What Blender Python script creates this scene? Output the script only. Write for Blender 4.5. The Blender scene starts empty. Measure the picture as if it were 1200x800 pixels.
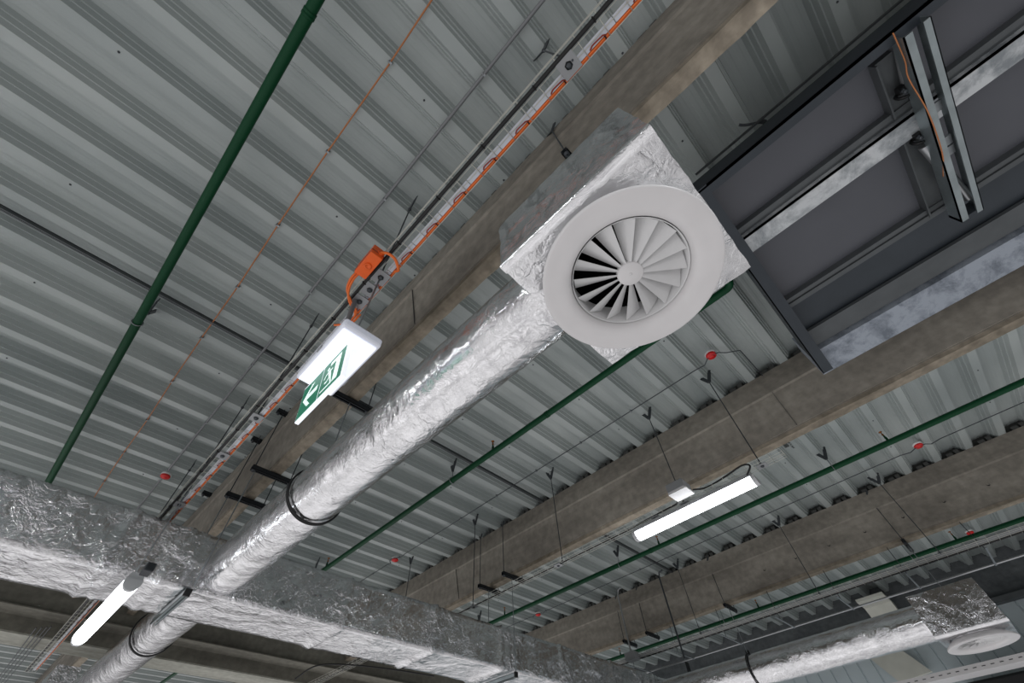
import bpy, math, random
from mathutils import Vector, Matrix, noise
random.seed(7)
S = 3.0            # one layout unit = height of the roof deck above the camera = 3 m
EYE = 1.6
col = bpy.context.scene.collection
PI = math.pi
def W(p): return Vector((p[0]*S, p[1]*S, EYE+p[2]*S))

# ------------------------------------------------------------------ materials
def lin(c):
    def f(v):
        v /= 255.0
        return v/12.92 if v <= .04045 else ((v+.055)/1.055)**2.4
    return (f(c[0]), f(c[1]), f(c[2]), 1)
def newmat(name):
    m = bpy.data.materials.new(name); m.use_nodes = True
    nt = m.node_tree
    return m, nt, nt.nodes['Principled BSDF']
def plain(name, rgb, rough=.5, metal=0, spec=.5, emit=None, estr=0, noise_amt=.0, nscale=6, bump=0, bscale=60):
    m, nt, b = newmat(name)
    b.inputs['Base Color'].default_value = lin(rgb)
    b.inputs['Roughness'].default_value = rough
    b.inputs['Metallic'].default_value = metal
    b.inputs['Specular IOR Level'].default_value = spec
    if emit:
        b.inputs['Emission Color'].default_value = lin(emit); b.inputs['Emission Strength'].default_value = estr
    if noise_amt or bump:
        tc = nt.nodes.new('ShaderNodeNewGeometry')
    if noise_amt:
        n = nt.nodes.new('ShaderNodeTexNoise'); n.inputs['Scale'].default_value = nscale; n.inputs['Detail'].default_value = 6
        nt.links.new(tc.outputs['Position'], n.inputs['Vector'])
        r = nt.nodes.new('ShaderNodeMapRange'); r.inputs['From Min'].default_value = .3; r.inputs['From Max'].default_value = .7
        r.inputs['To Min'].default_value = 1-noise_amt; r.inputs['To Max'].default_value = 1+noise_amt
        nt.links.new(n.outputs['Fac'], r.inputs['Value'])
        h = nt.nodes.new('ShaderNodeVectorMath'); h.operation = 'SCALE'
        h.inputs[0].default_value = lin(rgb)[:3]
        nt.links.new(r.outputs['Result'], h.inputs['Scale'])
        nt.links.new(h.outputs[0], b.inputs['Base Color'])
    if bump:
        n2 = nt.nodes.new('ShaderNodeTexNoise'); n2.inputs['Scale'].default_value = bscale; n2.inputs['Detail'].default_value = 4
        nt.links.new(tc.outputs['Position'], n2.inputs['Vector'])
        bp = nt.nodes.new('ShaderNodeBump'); bp.inputs['Strength'].default_value = bump; bp.inputs['Distance'].default_value = .01
        nt.links.new(n2.outputs['Fac'], bp.inputs['Height']); nt.links.new(bp.outputs[0], b.inputs['Normal'])
    return m

def foil_mat(name, rough=.2, scale=1.0, strength=.5, dark=0.0):
    m, nt, b = newmat(name)
    N = nt.nodes; L = nt.links
    geo = N.new('ShaderNodeNewGeometry')
    b.inputs['Metallic'].default_value = 1.0
    # colour: slightly dirty aluminium
    n0 = N.new('ShaderNodeTexNoise'); n0.inputs['Scale'].default_value = 5*scale; n0.inputs['Detail'].default_value = 8; n0.inputs['Roughness'].default_value = .65
    L.new(geo.outputs['Position'], n0.inputs['Vector'])
    cr = N.new('ShaderNodeValToRGB'); cr.color_ramp.elements[0].position = .3; cr.color_ramp.elements[1].position = .7
    cr.color_ramp.elements[0].color = (.72-dark, .72-dark, .735-dark, 1); cr.color_ramp.elements[1].color = (.9-dark, .9-dark, .91-dark, 1)
    L.new(n0.outputs['Fac'], cr.inputs['Fac']); L.new(cr.outputs[0], b.inputs['Base Color'])
    # roughness patches
    rr = N.new('ShaderNodeMapRange'); rr.inputs['From Min'].default_value = .35; rr.inputs['From Max'].default_value = .65
    rr.inputs['To Min'].default_value = rough*.75; rr.inputs['To Max'].default_value = rough*1.35
    L.new(n0.outputs['Fac'], rr.inputs['Value']); L.new(rr.outputs[0], b.inputs['Roughness'])
    # crinkles: warped voronoi creases at two sizes plus fine grain
    wn = N.new('ShaderNodeTexNoise'); wn.inputs['Scale'].default_value = 7*scale; wn.inputs['Detail'].default_value = 3
    L.new(geo.outputs['Position'], wn.inputs['Vector'])
    ws = N.new('ShaderNodeVectorMath'); ws.operation = 'SCALE'; ws.inputs['Scale'].default_value = .22/scale
    L.new(wn.outputs['Color'], ws.inputs[0])
    wa = N.new('ShaderNodeVectorMath'); wa.operation = 'ADD'
    L.new(geo.outputs['Position'], wa.inputs[0]); L.new(ws.outputs[0], wa.inputs[1])
    def vor(sc):
        v = N.new('ShaderNodeTexVoronoi'); v.feature = 'F1'; v.distance = 'EUCLIDEAN'; v.inputs['Scale'].default_value = sc*scale
        L.new(wa.outputs[0], v.inputs['Vector']); return v.outputs['Distance']
    def rid(sc):
        n = N.new('ShaderNodeTexNoise'); n.inputs['Scale'].default_value = sc*scale; n.inputs['Detail'].default_value = 5; n.inputs['Roughness'].default_value = .55
        n.inputs['Distortion'].default_value = .6
        L.new(wa.outputs[0], n.inputs['Vector'])
        s1 = N.new('ShaderNodeMath'); s1.operation = 'SUBTRACT'; s1.inputs[1].default_value = .5; L.new(n.outputs['Fac'], s1.inputs[0])
        a = N.new('ShaderNodeMath'); a.operation = 'ABSOLUTE'; L.new(s1.outputs[0], a.inputs[0])
        p = N.new('ShaderNodeMath'); p.operation = 'POWER'; p.inputs[1].default_value = .6; L.new(a.outputs[0], p.inputs[0])
        return p.outputs[0]
    hs = [(vor(9), .5), (vor(24), .22), (rid(3.2), 1.3), (rid(9), .5), (rid(24), .12)]
    acc = None
    for o, w in hs:
        mu = N.new('ShaderNodeMath'); mu.operation = 'MULTIPLY'; mu.inputs[1].default_value = w; L.new(o, mu.inputs[0])
        if acc is None: acc = mu.outputs[0]
        else:
            ad = N.new('ShaderNodeMath'); ad.operation = 'ADD'; L.new(acc, ad.inputs[0]); L.new(mu.outputs[0], ad.inputs[1]); acc = ad.outputs[0]
    mk = N.new('ShaderNodeTexNoise'); mk.inputs['Scale'].default_value = 2.6*scale; mk.inputs['Detail'].default_value = 2
    L.new(geo.outputs['Position'], mk.inputs['Vector'])
    mm = N.new('ShaderNodeMapRange'); mm.inputs['From Min'].default_value = .42; mm.inputs['From Max'].default_value = .6; mm.inputs['To Min'].default_value = .38; mm.inputs['To Max'].default_value = 1.15
    L.new(mk.outputs['Fac'], mm.inputs['Value'])
    mu = N.new('ShaderNodeMath'); mu.operation = 'MULTIPLY'; L.new(acc, mu.inputs[0]); L.new(mm.outputs[0], mu.inputs[1]); acc = mu.outputs[0]
    bp = N.new('ShaderNodeBump'); bp.inputs['Strength'].default_value = strength; bp.inputs['Distance'].default_value = .012
    L.new(acc, bp.inputs['Height']); L.new(bp.outputs[0], b.inputs['Normal'])
    return m

def concrete_mat(name, c0, c1, stain=.5, axis='Y'):
    m, nt, b = newmat(name); N = nt.nodes; L = nt.links
    geo = N.new('ShaderNodeNewGeometry')
    mp = N.new('ShaderNodeMapping'); mp.inputs['Scale'].default_value = (1.6, .35, 1.6) if axis == 'Y' else (.35, 1.6, 1.6)
    L.new(geo.outputs['Position'], mp.inputs['Vector'])
    n = N.new('ShaderNodeTexNoise'); n.inputs['Scale'].default_value = 2.2; n.inputs['Detail'].default_value = 9; n.inputs['Roughness'].default_value = .62
    L.new(mp.outputs[0], n.inputs['Vector'])
    cr = N.new('ShaderNodeValToRGB'); e = cr.color_ramp.elements
    e[0].position = .34; e[0].color = lin(c0); e[1].position = .62; e[1].color = lin(c1)
    L.new(n.outputs['Fac'], cr.inputs['Fac'])
    n2 = N.new('ShaderNodeTexNoise'); n2.inputs['Scale'].default_value = 14; n2.inputs['Detail'].default_value = 8
    L.new(geo.outputs['Position'], n2.inputs['Vector'])
    r = N.new('ShaderNodeMapRange'); r.inputs['From Min'].default_value = .35; r.inputs['From Max'].default_value = .7; r.inputs['To Min'].default_value = 1-.35*stain; r.inputs['To Max'].default_value = 1.12
    L.new(n2.outputs['Fac'], r.inputs['Value'])
    s = N.new('ShaderNodeVectorMath'); s.operation = 'SCALE'; L.new(cr.outputs[0], s.inputs[0]); L.new(r.outputs[0], s.inputs['Scale'])
    L.new(s.outputs[0], b.inputs['Base Color'])
    b.inputs['Roughness'].default_value = .85; b.inputs['Specular IOR Level'].default_value = .25
    bp = N.new('ShaderNodeBump'); bp.inputs['Strength'].default_value = .25; bp.inputs['Distance'].default_value = .01
    L.new(n2.outputs['Fac'], bp.inputs['Height']); L.new(bp.outputs[0], b.inputs['Normal'])
    return m

def galv_mat(name, c0, c1, rough=.45, metal=.6, scale=9):
    m, nt, b = newmat(name); N = nt.nodes; L = nt.links
    geo = N.new('ShaderNodeNewGeometry')
    n = N.new('ShaderNodeTexNoise'); n.inputs['Scale'].default_value = scale; n.inputs['Detail'].default_value = 8; n.inputs['Roughness'].default_value = .7; n.inputs['Distortion'].default_value = .35
    L.new(geo.outputs['Position'], n.inputs['Vector'])
    cr = N.new('ShaderNodeValToRGB'); e = cr.color_ramp.elements
    e[0].position = .38; e[0].color = lin(c0); e[1].position = .56; e[1].color = lin(c1)
    L.new(n.outputs['Fac'], cr.inputs['Fac']); L.new(cr.outputs[0], b.inputs['Base Color'])
    b.inputs['Roughness'].default_value = rough; b.inputs['Metallic'].default_value = metal
    return m

def deck_mat():
    m, nt, b = newmat('deck_paint'); N = nt.nodes; L = nt.links
    geo = N.new('ShaderNodeNewGeometry')
    mp = N.new('ShaderNodeMapping'); mp.inputs['Scale'].default_value = (.5, 1.2, 1)
    L.new(geo.outputs['Position'], mp.inputs['Vector'])
    n = N.new('ShaderNodeTexNoise'); n.inputs['Scale'].default_value = 1.6; n.inputs['Detail'].default_value = 5
    L.new(mp.outputs[0], n.inputs['Vector'])
    cr = N.new('ShaderNodeValToRGB'); e = cr.color_ramp.elements
    e[0].position = .35; e[0].color = lin((150, 158, 157)); e[1].position = .65; e[1].color = lin((170, 177, 175))
    L.new(n.outputs['Fac'], cr.inputs['Fac']); L.new(cr.outputs[0], b.inputs['Base Color'])
    b.inputs['Roughness'].default_value = .38; b.inputs['Specular IOR Level'].default_value = .5
    return m

M = dict(
    deck=deck_mat(),
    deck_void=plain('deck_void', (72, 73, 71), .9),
    concrete=concrete_mat('concrete', (120, 115, 107), (150, 145, 135)),
    concrete_edge=concrete_mat('concrete_edge', (112, 104, 90), (168, 158, 142), .9),
    concrete_x=concrete_mat('concrete_girder', (104, 102, 94), (132, 130, 120), .5, 'X'),
    concrete_x_lit=concrete_mat('concrete_girder_lit', (150, 150, 140), (178, 178, 168), .4, 'X'),  # girder concrete with light from below put into the colour
    foil=foil_mat('aluminium_foil', .2, 1.3, .8),
    foil_box=foil_mat('aluminium_foil_box', .13, 1.1, .45, .08),
    foil_round=foil_mat('aluminium_foil_round', .13, 1.1, .7),
    foil_side=foil_mat('aluminium_foil_side', .10, 1.0, 1.6, .0),
    foil_tape=foil_mat('aluminium_foil_tape', .2, 1.4, .3),
    white=plain('white_powder_coat', (224, 222, 222), .38, noise_amt=.03, nscale=9),
    white_dim=plain('white_vane', (222, 222, 222), .4, noise_amt=.02, nscale=20),
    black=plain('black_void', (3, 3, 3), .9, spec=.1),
    rubber=plain('black_rubber', (18, 19, 20), .45),
    cable_black=plain('black_cable', (14, 14, 15), .5),
    green=plain('green_pipe_paint', (0, 62, 34), .5, spec=.22, noise_amt=.06, nscale=3),
    brass=plain('brass', (150, 95, 50), .35, .8),
    red=plain('red_plastic', (205, 18, 20), .4),
    redbrown=plain('red_brown_cable', (140, 48, 30), .45),
    orange=plain('orange_plastic', (240, 98, 22), .4, noise_amt=.05, nscale=30),
    orange_cable=plain('orange_cable', (240, 116, 44), .42),
    orange_wire=plain('orange_wire', (178, 112, 66), .5),
    zinc=plain('zinc_steel', (150, 155, 158), .38, .75, noise_amt=.1, nscale=20),
    zinc_dark=plain('zinc_steel_dark', (74, 78, 82), .42, .6, noise_amt=.1, nscale=20),
    conduit=plain('grey_conduit', (126, 128, 130), .5, .2),
    wire=plain('tray_wire', (205, 205, 196), .35, .7),
    channel=plain('dark_channel', (46, 50, 54), .45, .4, noise_amt=.15, nscale=25),
    strip=plain('white_trunking', (205, 208, 216), .5),
    frame_dark=plain('frame_dark', (58, 64, 70), .45, .35, noise_amt=.12, nscale=4),
    panel=plain('unit_panel', (84, 86, 92), .5, .1, noise_amt=.05, nscale=3),
    galv=galv_mat('galvanised_patchy', (110, 118, 128), (158, 166, 176), .5, .3, 6),
    galv_white=galv_mat('galvanised_white', (140, 146, 150), (206, 210, 212), .5, .3, 4),
    rail=plain('steel_rail', (92, 96, 98), .45, .5, noise_amt=.1, nscale=8),
    rail_bright=plain('bright_steel_channel', (158, 168, 170), .32, .8, noise_amt=.12, nscale=10),
    tube=plain('silver_tube', (176, 178, 180), .3, .8),
    housing=plain('lamp_housing', (190, 192, 194), .5),
    lamp=plain('lamp_lens', (255, 255, 255), .4, emit=(246, 250, 255), estr=8.0),
    exit_housing=plain('exit_housing', (228, 230, 236), .4, emit=(214, 222, 255), estr=.10),
    exit_lens=plain('exit_lens', (250, 250, 255), .4, emit=(238, 243, 255), estr=.62),
    exit_green=plain('exit_green', (24, 120, 88), .4, emit=(44, 140, 112), estr=.22),
    exit_white=plain('exit_white', (240, 250, 248), .4, emit=(225, 246, 240), estr=.6),
    cladding=plain('wall_cladding', (196, 208, 212), .5, .0, noise_amt=.05, nscale=2),
    wall_dark=concrete_mat('wall_dark', (78, 82, 84), (102, 106, 108)),
    pale=plain('pale_plaster', (205, 206, 196), .8, noise_amt=.06, nscale=5),
    ink=plain('black_ink', (20, 22, 22), .8),
    label_grey=plain('grey_tag', (150, 152, 154), .5, .3),
)

# ------------------------------------------------------------------ mesh helpers
class MB:
    def __init__(s): s.v = []; s.f = []; s.sm = []
    def add(s, vs, fs, smooth=False):
        o = len(s.v); s.v += [Vector(p) for p in vs]
        for f in fs: s.f.append([i+o for i in f]); s.sm.append(smooth)
        return s
    def box(s, x0, x1, y0, y1, z0, z1):
        return s.add([(x0,y0,z0),(x1,y0,z0),(x1,y1,z0),(x0,y1,z0),(x0,y0,z1),(x1,y0,z1),(x1,y1,z1),(x0,y1,z1)],
              [(3,2,1,0),(4,5,6,7),(0,1,5,4),(1,2,6,5),(2,3,7,6),(3,0,4,7)])
    def bar(s, p0, p1, w, h, up=(0,0,1)):
        p0 = Vector(p0); p1 = Vector(p1); d = (p1-p0).normalized(); u = Vector(up)
        a = d.cross(u)
        if a.length < 1e-4: a = d.cross(Vector((1,0,0)))
        a.normalize(); b = a.cross(d).normalized(); a = a*w/2; b = b*h/2
        vs = [p0-a-b, p0+a-b, p0+a+b, p0-a+b, p1-a-b, p1+a-b, p1+a+b, p1-a+b]
        return s.add(vs, [(0,1,2,3),(7,6,5,4),(0,4,5,1),(1,5,6,2),(2,6,7,3),(3,7,4,0)])
    def tube(s, pts, r, n=8, cap=True):
        pts = [Vector(p) for p in pts]; N = len(pts); vs = []; prev = None
        for i, p in enumerate(pts):
            d = (pts[min(i+1,N-1)]-pts[max(i-1,0)]).normalized()
            if prev is None:
                a = d.cross(Vector((0,0,1)))
                if a.length < 1e-3: a = d.cross(Vector((1,0,0)))
            else: a = prev - d*prev.dot(d)
            a.normalize(); prev = a; b = d.cross(a)
            for k in range(n):
                t = 2*PI*k/n; vs.append(p + (a*math.cos(t)+b*math.sin(t))*r)
        fs = [(i*n+k, i*n+(k+1)%n, (i+1)*n+(k+1)%n, (i+1)*n+k) for i in range(N-1) for k in range(n)]
        s.add(vs, fs, True)
        if cap:
            s.add(vs[:n], [tuple(range(n))[::-1]]); s.add(vs[-n:], [tuple(range(n))])
        return s
    def lathe(s, prof, c, axis=(0,0,1), n=32, smooth=True):
        ax = Vector(axis).normalized(); c = Vector(c)
        a = ax.cross(Vector((0,1,0)));
        if a.length < 1e-3: a = ax.cross(Vector((1,0,0)))
        a.normalize(); b = ax.cross(a); vs = []
        for r, h in prof:
            for k in range(n):
                t = 2*PI*k/n; vs.append(c + ax*h + (a*math.cos(t)+b*math.sin(t))*r)
        fs = [(i*n+k, i*n+(k+1)%n, (i+1)*n+(k+1)%n, (i+1)*n+k) for i in range(len(prof)-1) for k in range(n)]
        return s.add(vs, fs, smooth)
    def torus(s, c, R, r, axis, n=40, m=8):
        prof = [(R+r*math.cos(2*PI*k/m), r*math.sin(2*PI*k/m)) for k in range(m+1)]
        return s.lathe(prof, c, axis, n)
    def prism_y(s, prof, y0, y1, closed=True):    # prof (x,z)
        n = len(prof)
        vs = [(x,y0,z) for x,z in prof]+[(x,y1,z) for x,z in prof]
        fs = [(i,(i+1)%n,n+(i+1)%n,n+i) for i in range(n if closed else n-1)]
        if closed: fs += [tuple(range(n))[::-1], tuple(range(n,2*n))]
        return s.add(vs, fs)
    def prism_x(s, prof, x0, x1, closed=True):    # prof (y,z)
        n = len(prof)
        vs = [(x0,y,z) for y,z in prof]+[(x1,y,z) for y,z in prof]
        fs = [(i,(i+1)%n,n+(i+1)%n,n+i) for i in range(n if closed else n-1)]
        if closed: fs += [tuple(range(n))[::-1], tuple(range(n,2*n))]
        return s.add(vs, fs)
    def build(s, name, mat, parent=None, bevel=0, fixn=True):
        base = parent['_o'] if parent is not None else None
        if base is None:
            if s.v:
                lo = Vector((min(p.x for p in s.v), min(p.y for p in s.v), min(p.z for p in s.v)))
                hi = Vector((max(p.x for p in s.v), max(p.y for p in s.v), max(p.z for p in s.v)))
                base = (lo+hi)/2
        base = Vector(base)
        me = bpy.data.meshes.new(name)
        me.from_pydata([tuple((p-base)*S) for p in s.v], [], s.f)
        me.polygons.foreach_set('use_smooth', s.sm)
        me.materials.append(M[mat] if isinstance(mat, str) else mat)
        if fixn:
            import bmesh
            bm = bmesh.new(); bm.from_mesh(me); bmesh.ops.recalc_face_normals(bm, faces=bm.faces); bm.to_mesh(me); bm.free()
        me.update()
        o = bpy.data.objects.new(name, me); col.objects.link(o)
        if parent is None: o.location = W(base)
        else:
            o.parent = parent
        o['_o'] = tuple(base)
        if bevel:
            b = o.modifiers.new('bevel', 'BEVEL'); b.width = bevel*S; b.segments = 2; b.limit_method = 'ANGLE'
        return o
def tag(o, label=None, cat=None, group=None, kind=None):
    if label: o['label'] = label
    if cat: o['category'] = cat
    if group: o['group'] = group
    if kind: o['kind'] = kind
    return o
def empty(name, loc, label, cat, group=None):
    o = bpy.data.objects.new(name, None); col.objects.link(o); o.location = W(loc); o['_o'] = tuple(loc)
    o.empty_display_size = .1
    return tag(o, label, cat, group)
def copy_tree(o, parent=None):
    c = o.copy(); col.objects.link(c)
    if parent is not None: c.parent = parent
    for ch in list(o.children): copy_tree(ch, c)
    return c
def struct(o): o['kind'] = 'structure'; return o

# ------------------------------------------------------------------ ceiling: trapezoidal roof deck
P = .115; C0 = .051; RUN = .020; BOT = .025; D = .037
def deck_profile(k):
    y = C0 + k*P
    top = P-BOT-2*RUN
    pr = [(y, 1.0), (y+BOT, 1.0)]
    def web(y0, sgn):                    # stepped web: two small ledges
        out = []
        for a in (1/3, 2/3):
            yy = y0+RUN*a; out += [(yy-.0014, 1+D*a), (yy+.0014, 1+D*a)]
        return out
    pr += web(y+BOT, 1)
    y1 = y+BOT+RUN; pr.append((y1, 1+D))
    for a in (.3, .7):
        c = y1+top*a; pr += [(c-.0065, 1+D), (c-.0030, 1+D-.0007), (c+.0030, 1+D-.0007), (c+.0065, 1+D)]
    y2 = y1+top; pr.append((y2, 1+D))
    for a in (2/3, 1/3):
        yy = y2+RUN*(1-a); pr += [(yy-.0014, 1+D*a), (yy+.0014, 1+D*a)]
    return pr
prof = []
for k in range(-22, 60): prof += deck_profile(k)
mb = MB(); mb.prism_x(prof, -2.2, 3.72, closed=False)
ceiling = struct(mb.build('ceiling', 'deck', fixn=False))
# screws in every third rib
mb = None
for xi in range(-2, 16):
    x = -.018+.233*xi
    for yi in range(-3, 5):
        y = C0+P*(4+3*yi)+BOT/2
        if not (-.6 < x < 3.5): continue
        q = MB(); q.lathe([(0,-.0012),(.0022,-.0012),(.0022,0)], (x,y,1.0), n=8); q.lathe([(0,-.0026),(.0011,-.0026),(.0011,-.001)], (x,y,1.0), n=6)
        if len([c for c in ceiling.children]) < 95: q.build('deck_screw', 'zinc_dark', ceiling)
# dark lap strips across the bays
def lap(x0, x1, y):
    q = MB(); q.box(x0, x1, y, y+.0035, .990, 1.0); q.box(x0, x1, y+.007, y+.0105, .992, 1.0); q.box(x0, x1, y, y+.0105, .998, 1.001)
    return q
for x0, x1 in ((-.62,.2), (.32,1.28), (1.42,2.34)):
    o = lap(x0, x1, 1.026).build('lap_strip', 'rail', ceiling)
# manufacturer stencil: rows of small dark marks on the deck right of the middle beam
q = MB(); random.seed(3)
for k in range(8):                      # line of characters along the rib, then a block of bars
    x = 1.775+.0085*k; y = .113; zi = 1.0352
    for g in random.sample([(0,.005,0,.001),(0,.005,.0032,.0042),(0,.001,0,.0075),(.004,.005,0,.0075),(0,.005,.0065,.0075)], 3):
        q.box(x+g[0], x+g[1], y+g[2], y+g[3], zi, zi+.0006)
for k in range(11):
    y = .124+.0016*k; q.box(1.775, 1.812, y, y+(.0009 if k%3 else .0005), 1.0352, 1.0358)
q.build('ink_stencil', 'ink', ceiling)

# ------------------------------------------------------------------ right wall
q = MB(); q.box(3.70, 3.78, -3, 7, .815, 1.06)
struct(q.build('wall_right', 'wall_dark'))
q = MB()
k = 0; y = -3.0; pr = []
while y < 7: pr += [(y, 3.715), (y+.07, 3.715), (y+.073, 3.721), (y+.077, 3.721)]; y += .08
vs = [(x, yy, -.55) for yy, x in pr]+[(x, yy, .83) for yy, x in pr]; n = len(pr)
q.add(vs, [(i, i+1, n+i+1, n+i) for i in range(n-1)])
struct(q.build('wall_cladding', 'cladding', fixn=False)); bpy.data.objects['wall_cladding'].name = 'wall_right_lower'
q = MB(); q.box(3.66, 3.72, -3, 7, .80, .825)
struct(q.build('trim_1', 'rail'))

# ------------------------------------------------------------------ beams
PITCH = 1.07
def beam(x, y0, y1, label, joints=()):
    t = empty('concrete_beam', (x+.045, (y0+y1)/2, .787), label, 'beam', 'precast roof beams')
    q = MB()
    a = [(0,1.0),(0,.925),(.005,.920),(.031,.803),(.034,.803),(.034,.800),(.036,.800)]
    b = [(.036,.800),(.038,.7875),(.064,.7875),(.066,.800)]
    c = [(.066,.800),(.068,.803),(.097,.920),(.102,.925),(.102,1.0)]
    pr = a + [(.066,.800)] + c[1:]
    q.prism_y([(x+u, z) for u, z in pr], y0, y1); q.build('beam_body', 'concrete', t)
    # ragged worn bottom strip
    n = int((y1-y0)/.02); q = MB(); rows = []
    for i in range(n+1):
        yy = y0+(y1-y0)*i/n
        e = noise.noise(Vector((x*7, yy*9, 0)))*.0035+noise.noise(Vector((x*7, yy*40, 5)))*.0015
        rows += [(x+.0345,yy,.8005),(x+.0365,yy,.789+e*.3),(x+.066+e,yy,.7865),(x+.068+e*.6,yy,.8005)]
    q.add(rows, [(i*4+j, i*4+(j+1)%4, i*4+4+(j+1)%4, i*4+4+j) for i in range(n) for j in range(4)])
    q.build('bottom_edge', 'concrete_edge', t)
    for yj in joints:
        q = MB(); q.bar((x-.0002, yj, .922), (x+.0305, yj+.003, .802), .003, .0012, up=(0,1,0)); q.build('joint_crack', 'deck_void', t)
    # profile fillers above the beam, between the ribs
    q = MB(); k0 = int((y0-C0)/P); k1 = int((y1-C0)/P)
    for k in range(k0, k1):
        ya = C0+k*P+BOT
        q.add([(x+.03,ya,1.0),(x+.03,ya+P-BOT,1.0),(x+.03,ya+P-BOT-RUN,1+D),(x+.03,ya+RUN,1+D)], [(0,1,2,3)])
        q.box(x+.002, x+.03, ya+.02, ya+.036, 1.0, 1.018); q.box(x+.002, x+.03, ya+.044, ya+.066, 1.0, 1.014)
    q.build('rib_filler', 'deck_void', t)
    return t
beam(.219, -1.6, 2.60, 'brown-grey concrete roof beam passing above the big foil box, nearest of the three', (.52,))
beam(1.289, -1.6, 2.60, 'grey concrete roof beam passing between the steel frame and the right strip lamp', (.035, 1.62))
beam(2.355, -1.6, 2.60, 'grey concrete roof beam with small dark plug holes, farthest right of the three')
# dark plug holes in the far beam
fb = [o for o in bpy.data.objects if o.name.startswith('concrete_beam') and abs(o['_o'][0]-2.40) < .01][0]
for i in range(8):
    yy = -.5+.155*i; q = MB(); q.lathe([(0,-.0012),(.0045,-.0012),(.006,.001)], (2.372, yy, .862), axis=(-1,0,.22), n=12); q.build('plug_hole', 'deck_void', fb)
beam(.219, 2.925, 6.0, 'concrete roof beam in the bay beyond the girder, low at the left')
beam(1.289, 2.925, 6.0, 'concrete roof beam in the bay beyond the girder, behind the right strip of duct')
t = empty('concrete_girder', (1.3, 2.73, .68), 'deep concrete cross girder running behind and below the rectangular foil duct', 'girder')
q = MB(); q.prism_x([(2.60,.9985),(2.60,.748),(2.585,.742),(2.585,.738),(2.66,.738),(2.68,.735),(2.68,.685),(2.84,.685),(2.92,.74),(2.92,.9985)], -2.4, 3.66); q.build('girder_body', 'concrete_x', t)
q = MB(); q.box(-2.4, 3.66, 2.684, 2.838, .680, .6855); q.build('lit_soffit', 'concrete_x_lit', t)  # downward face, its brighter lighting painted as a lighter concrete

# ------------------------------------------------------------------ sprinkler pipes
PR = .0102
def arc(c, a, b, r, n=6):     # quarter bend between directions
    return [Vector(c)+Vector(a)*r*math.cos(PI/2*i/n)+Vector(b)*r*math.sin(PI/2*i/n) for i in range(n+1)]
def pipe(label, paths, couplings, sprinklers, z):
    t = empty('sprinkler_pipe', paths[0][0], label, 'pipe', 'green sprinkler pipes')
    q = MB()
    for p in paths: q.tube(p, PR, 16)
    q.build('pipe_run', 'green', t)
    for x, y in couplings:
        q = MB(); q.lathe([(PR,-.006),(PR+.0012,-.006),(PR+.0012,-.001),(PR+.0006,-.001),(PR+.0006,.001),(PR+.0012,.001),(PR+.0012,.006),(PR,.006)], (x,y,z), axis=(0,1,0), n=20)
        q.build('coupling', 'green', t)
    for x, y in sprinklers:
        q = MB(); q.lathe([(.0045,.008),(.0045,.022),(.003,.022),(.003,.03)], (x,y,z), n=12); s = q.build('sprinkler_stem', 'green', t)
        q = MB(); q.lathe([(.0022,.03),(.0035,.033),(.0035,.037),(.0018,.038),(.0018,.046),(.006,.0465),(.006,.048),(0,.048)], (x,y,z), n=12); q.build('sprinkler_head', 'brass', s)
    return t
z = .925
pipe('green sprinkler pipe at the upper left, crossing the bay left of the orange wire', [[(-.238,-1.5,z),(-.238,2.58,z)]], [(-.238,.2)], [], z)
b = .018
jog = [(.82,2.58,z),(.82,-.062+b,z)] + [(.82-b+b*math.cos(t), -.062+b-b*math.sin(t), z) for t in [PI/2*i/6 for i in range(1,7)]] + \
      [(.52+b,-.062,z)] + [(.52+b-b*math.sin(t), -.062-b+b*math.cos(t), z) for t in [PI/2*i/6 for i in range(1,7)]] + [(.502+b,-1.5,z)]
jog = [tuple(p) if p[0] > .521 or p[1] > -.07 else (.52, p[1], p[2]) for p in jog]
pipe('green sprinkler pipe with an elbow beside the big foil box, second from left', [jog], [(.82,.6)], [(.82,.86),(.82,2.0)], z)
pipe('green sprinkler pipe running just below the right strip lamp', [[(1.890,-1.5,z),(1.890,2.58,z)]], [(1.89,.9)], [(1.89,.85),(1.89,-.16),(1.89,1.9)], z)
z4 = .90
pipe('green sprinkler pipe farthest right, above the far cable tray', [[(2.96,-1.5,z4),(2.96,2.58,z4)]], [], [(2.96,.86),(2.96,-.16),(2.96,1.86)], z4)
pipe('short stretch of green sprinkler pipe seen beyond the girder', [[(.82,2.93,z),(.82,6,z)]], [], [], z)

def pipe_hanger(x, y, z, label, tilt=.016):
    t = empty('pipe_hanger', (x, y, z), label, 'pipe hanger', 'hangers of the sprinkler pipes')
    q = MB()
    for s_ in (-1, 1):
        q.bar((x,y,.968), (x+.004*s_, y+tilt*s_, 1.002), .012, .003, up=(1,0,0)); q.bar((x+.004*s_,y+tilt*s_,1.0),(x+.004*s_,y+(tilt+.006)*s_,1.012),.008,.002, up=(1,0,0))
    q.lathe([(0,-.003),(.0045,-.003),(.0045,.002),(0,.002)], (x,y,.967), n=6); q.build('rib_bracket', 'zinc_dark', t)
    q = MB(); q.tube([(x,y,.967),(x,y,z+PR+.004)], .0017, 8); q.build('threaded_rod', 'zinc', t)
    q = MB(); q.torus((x,y,z), PR+.0016, .0014, (0,1,0), 24, 6); q.build('clamp_ring', 'zinc', t)
    return t
for (x, zz, nm) in ((-.238,.925,'leftmost green pipe'), (.82,.925,'second green pipe'), (1.89,.925,'green pipe below the strip lamp'), (2.96,.90,'farthest green pipe')):
    for yy, wh in ((.047,'near end'), (1.085,'middle'), (2.12,'far end')):
        if x < .9 and yy < .5: continue
        if x < 0 and yy > 2: continue
        pipe_hanger(x, yy, zz, 'steel rod hanger on the %s at its %s' % (nm, wh))

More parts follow.
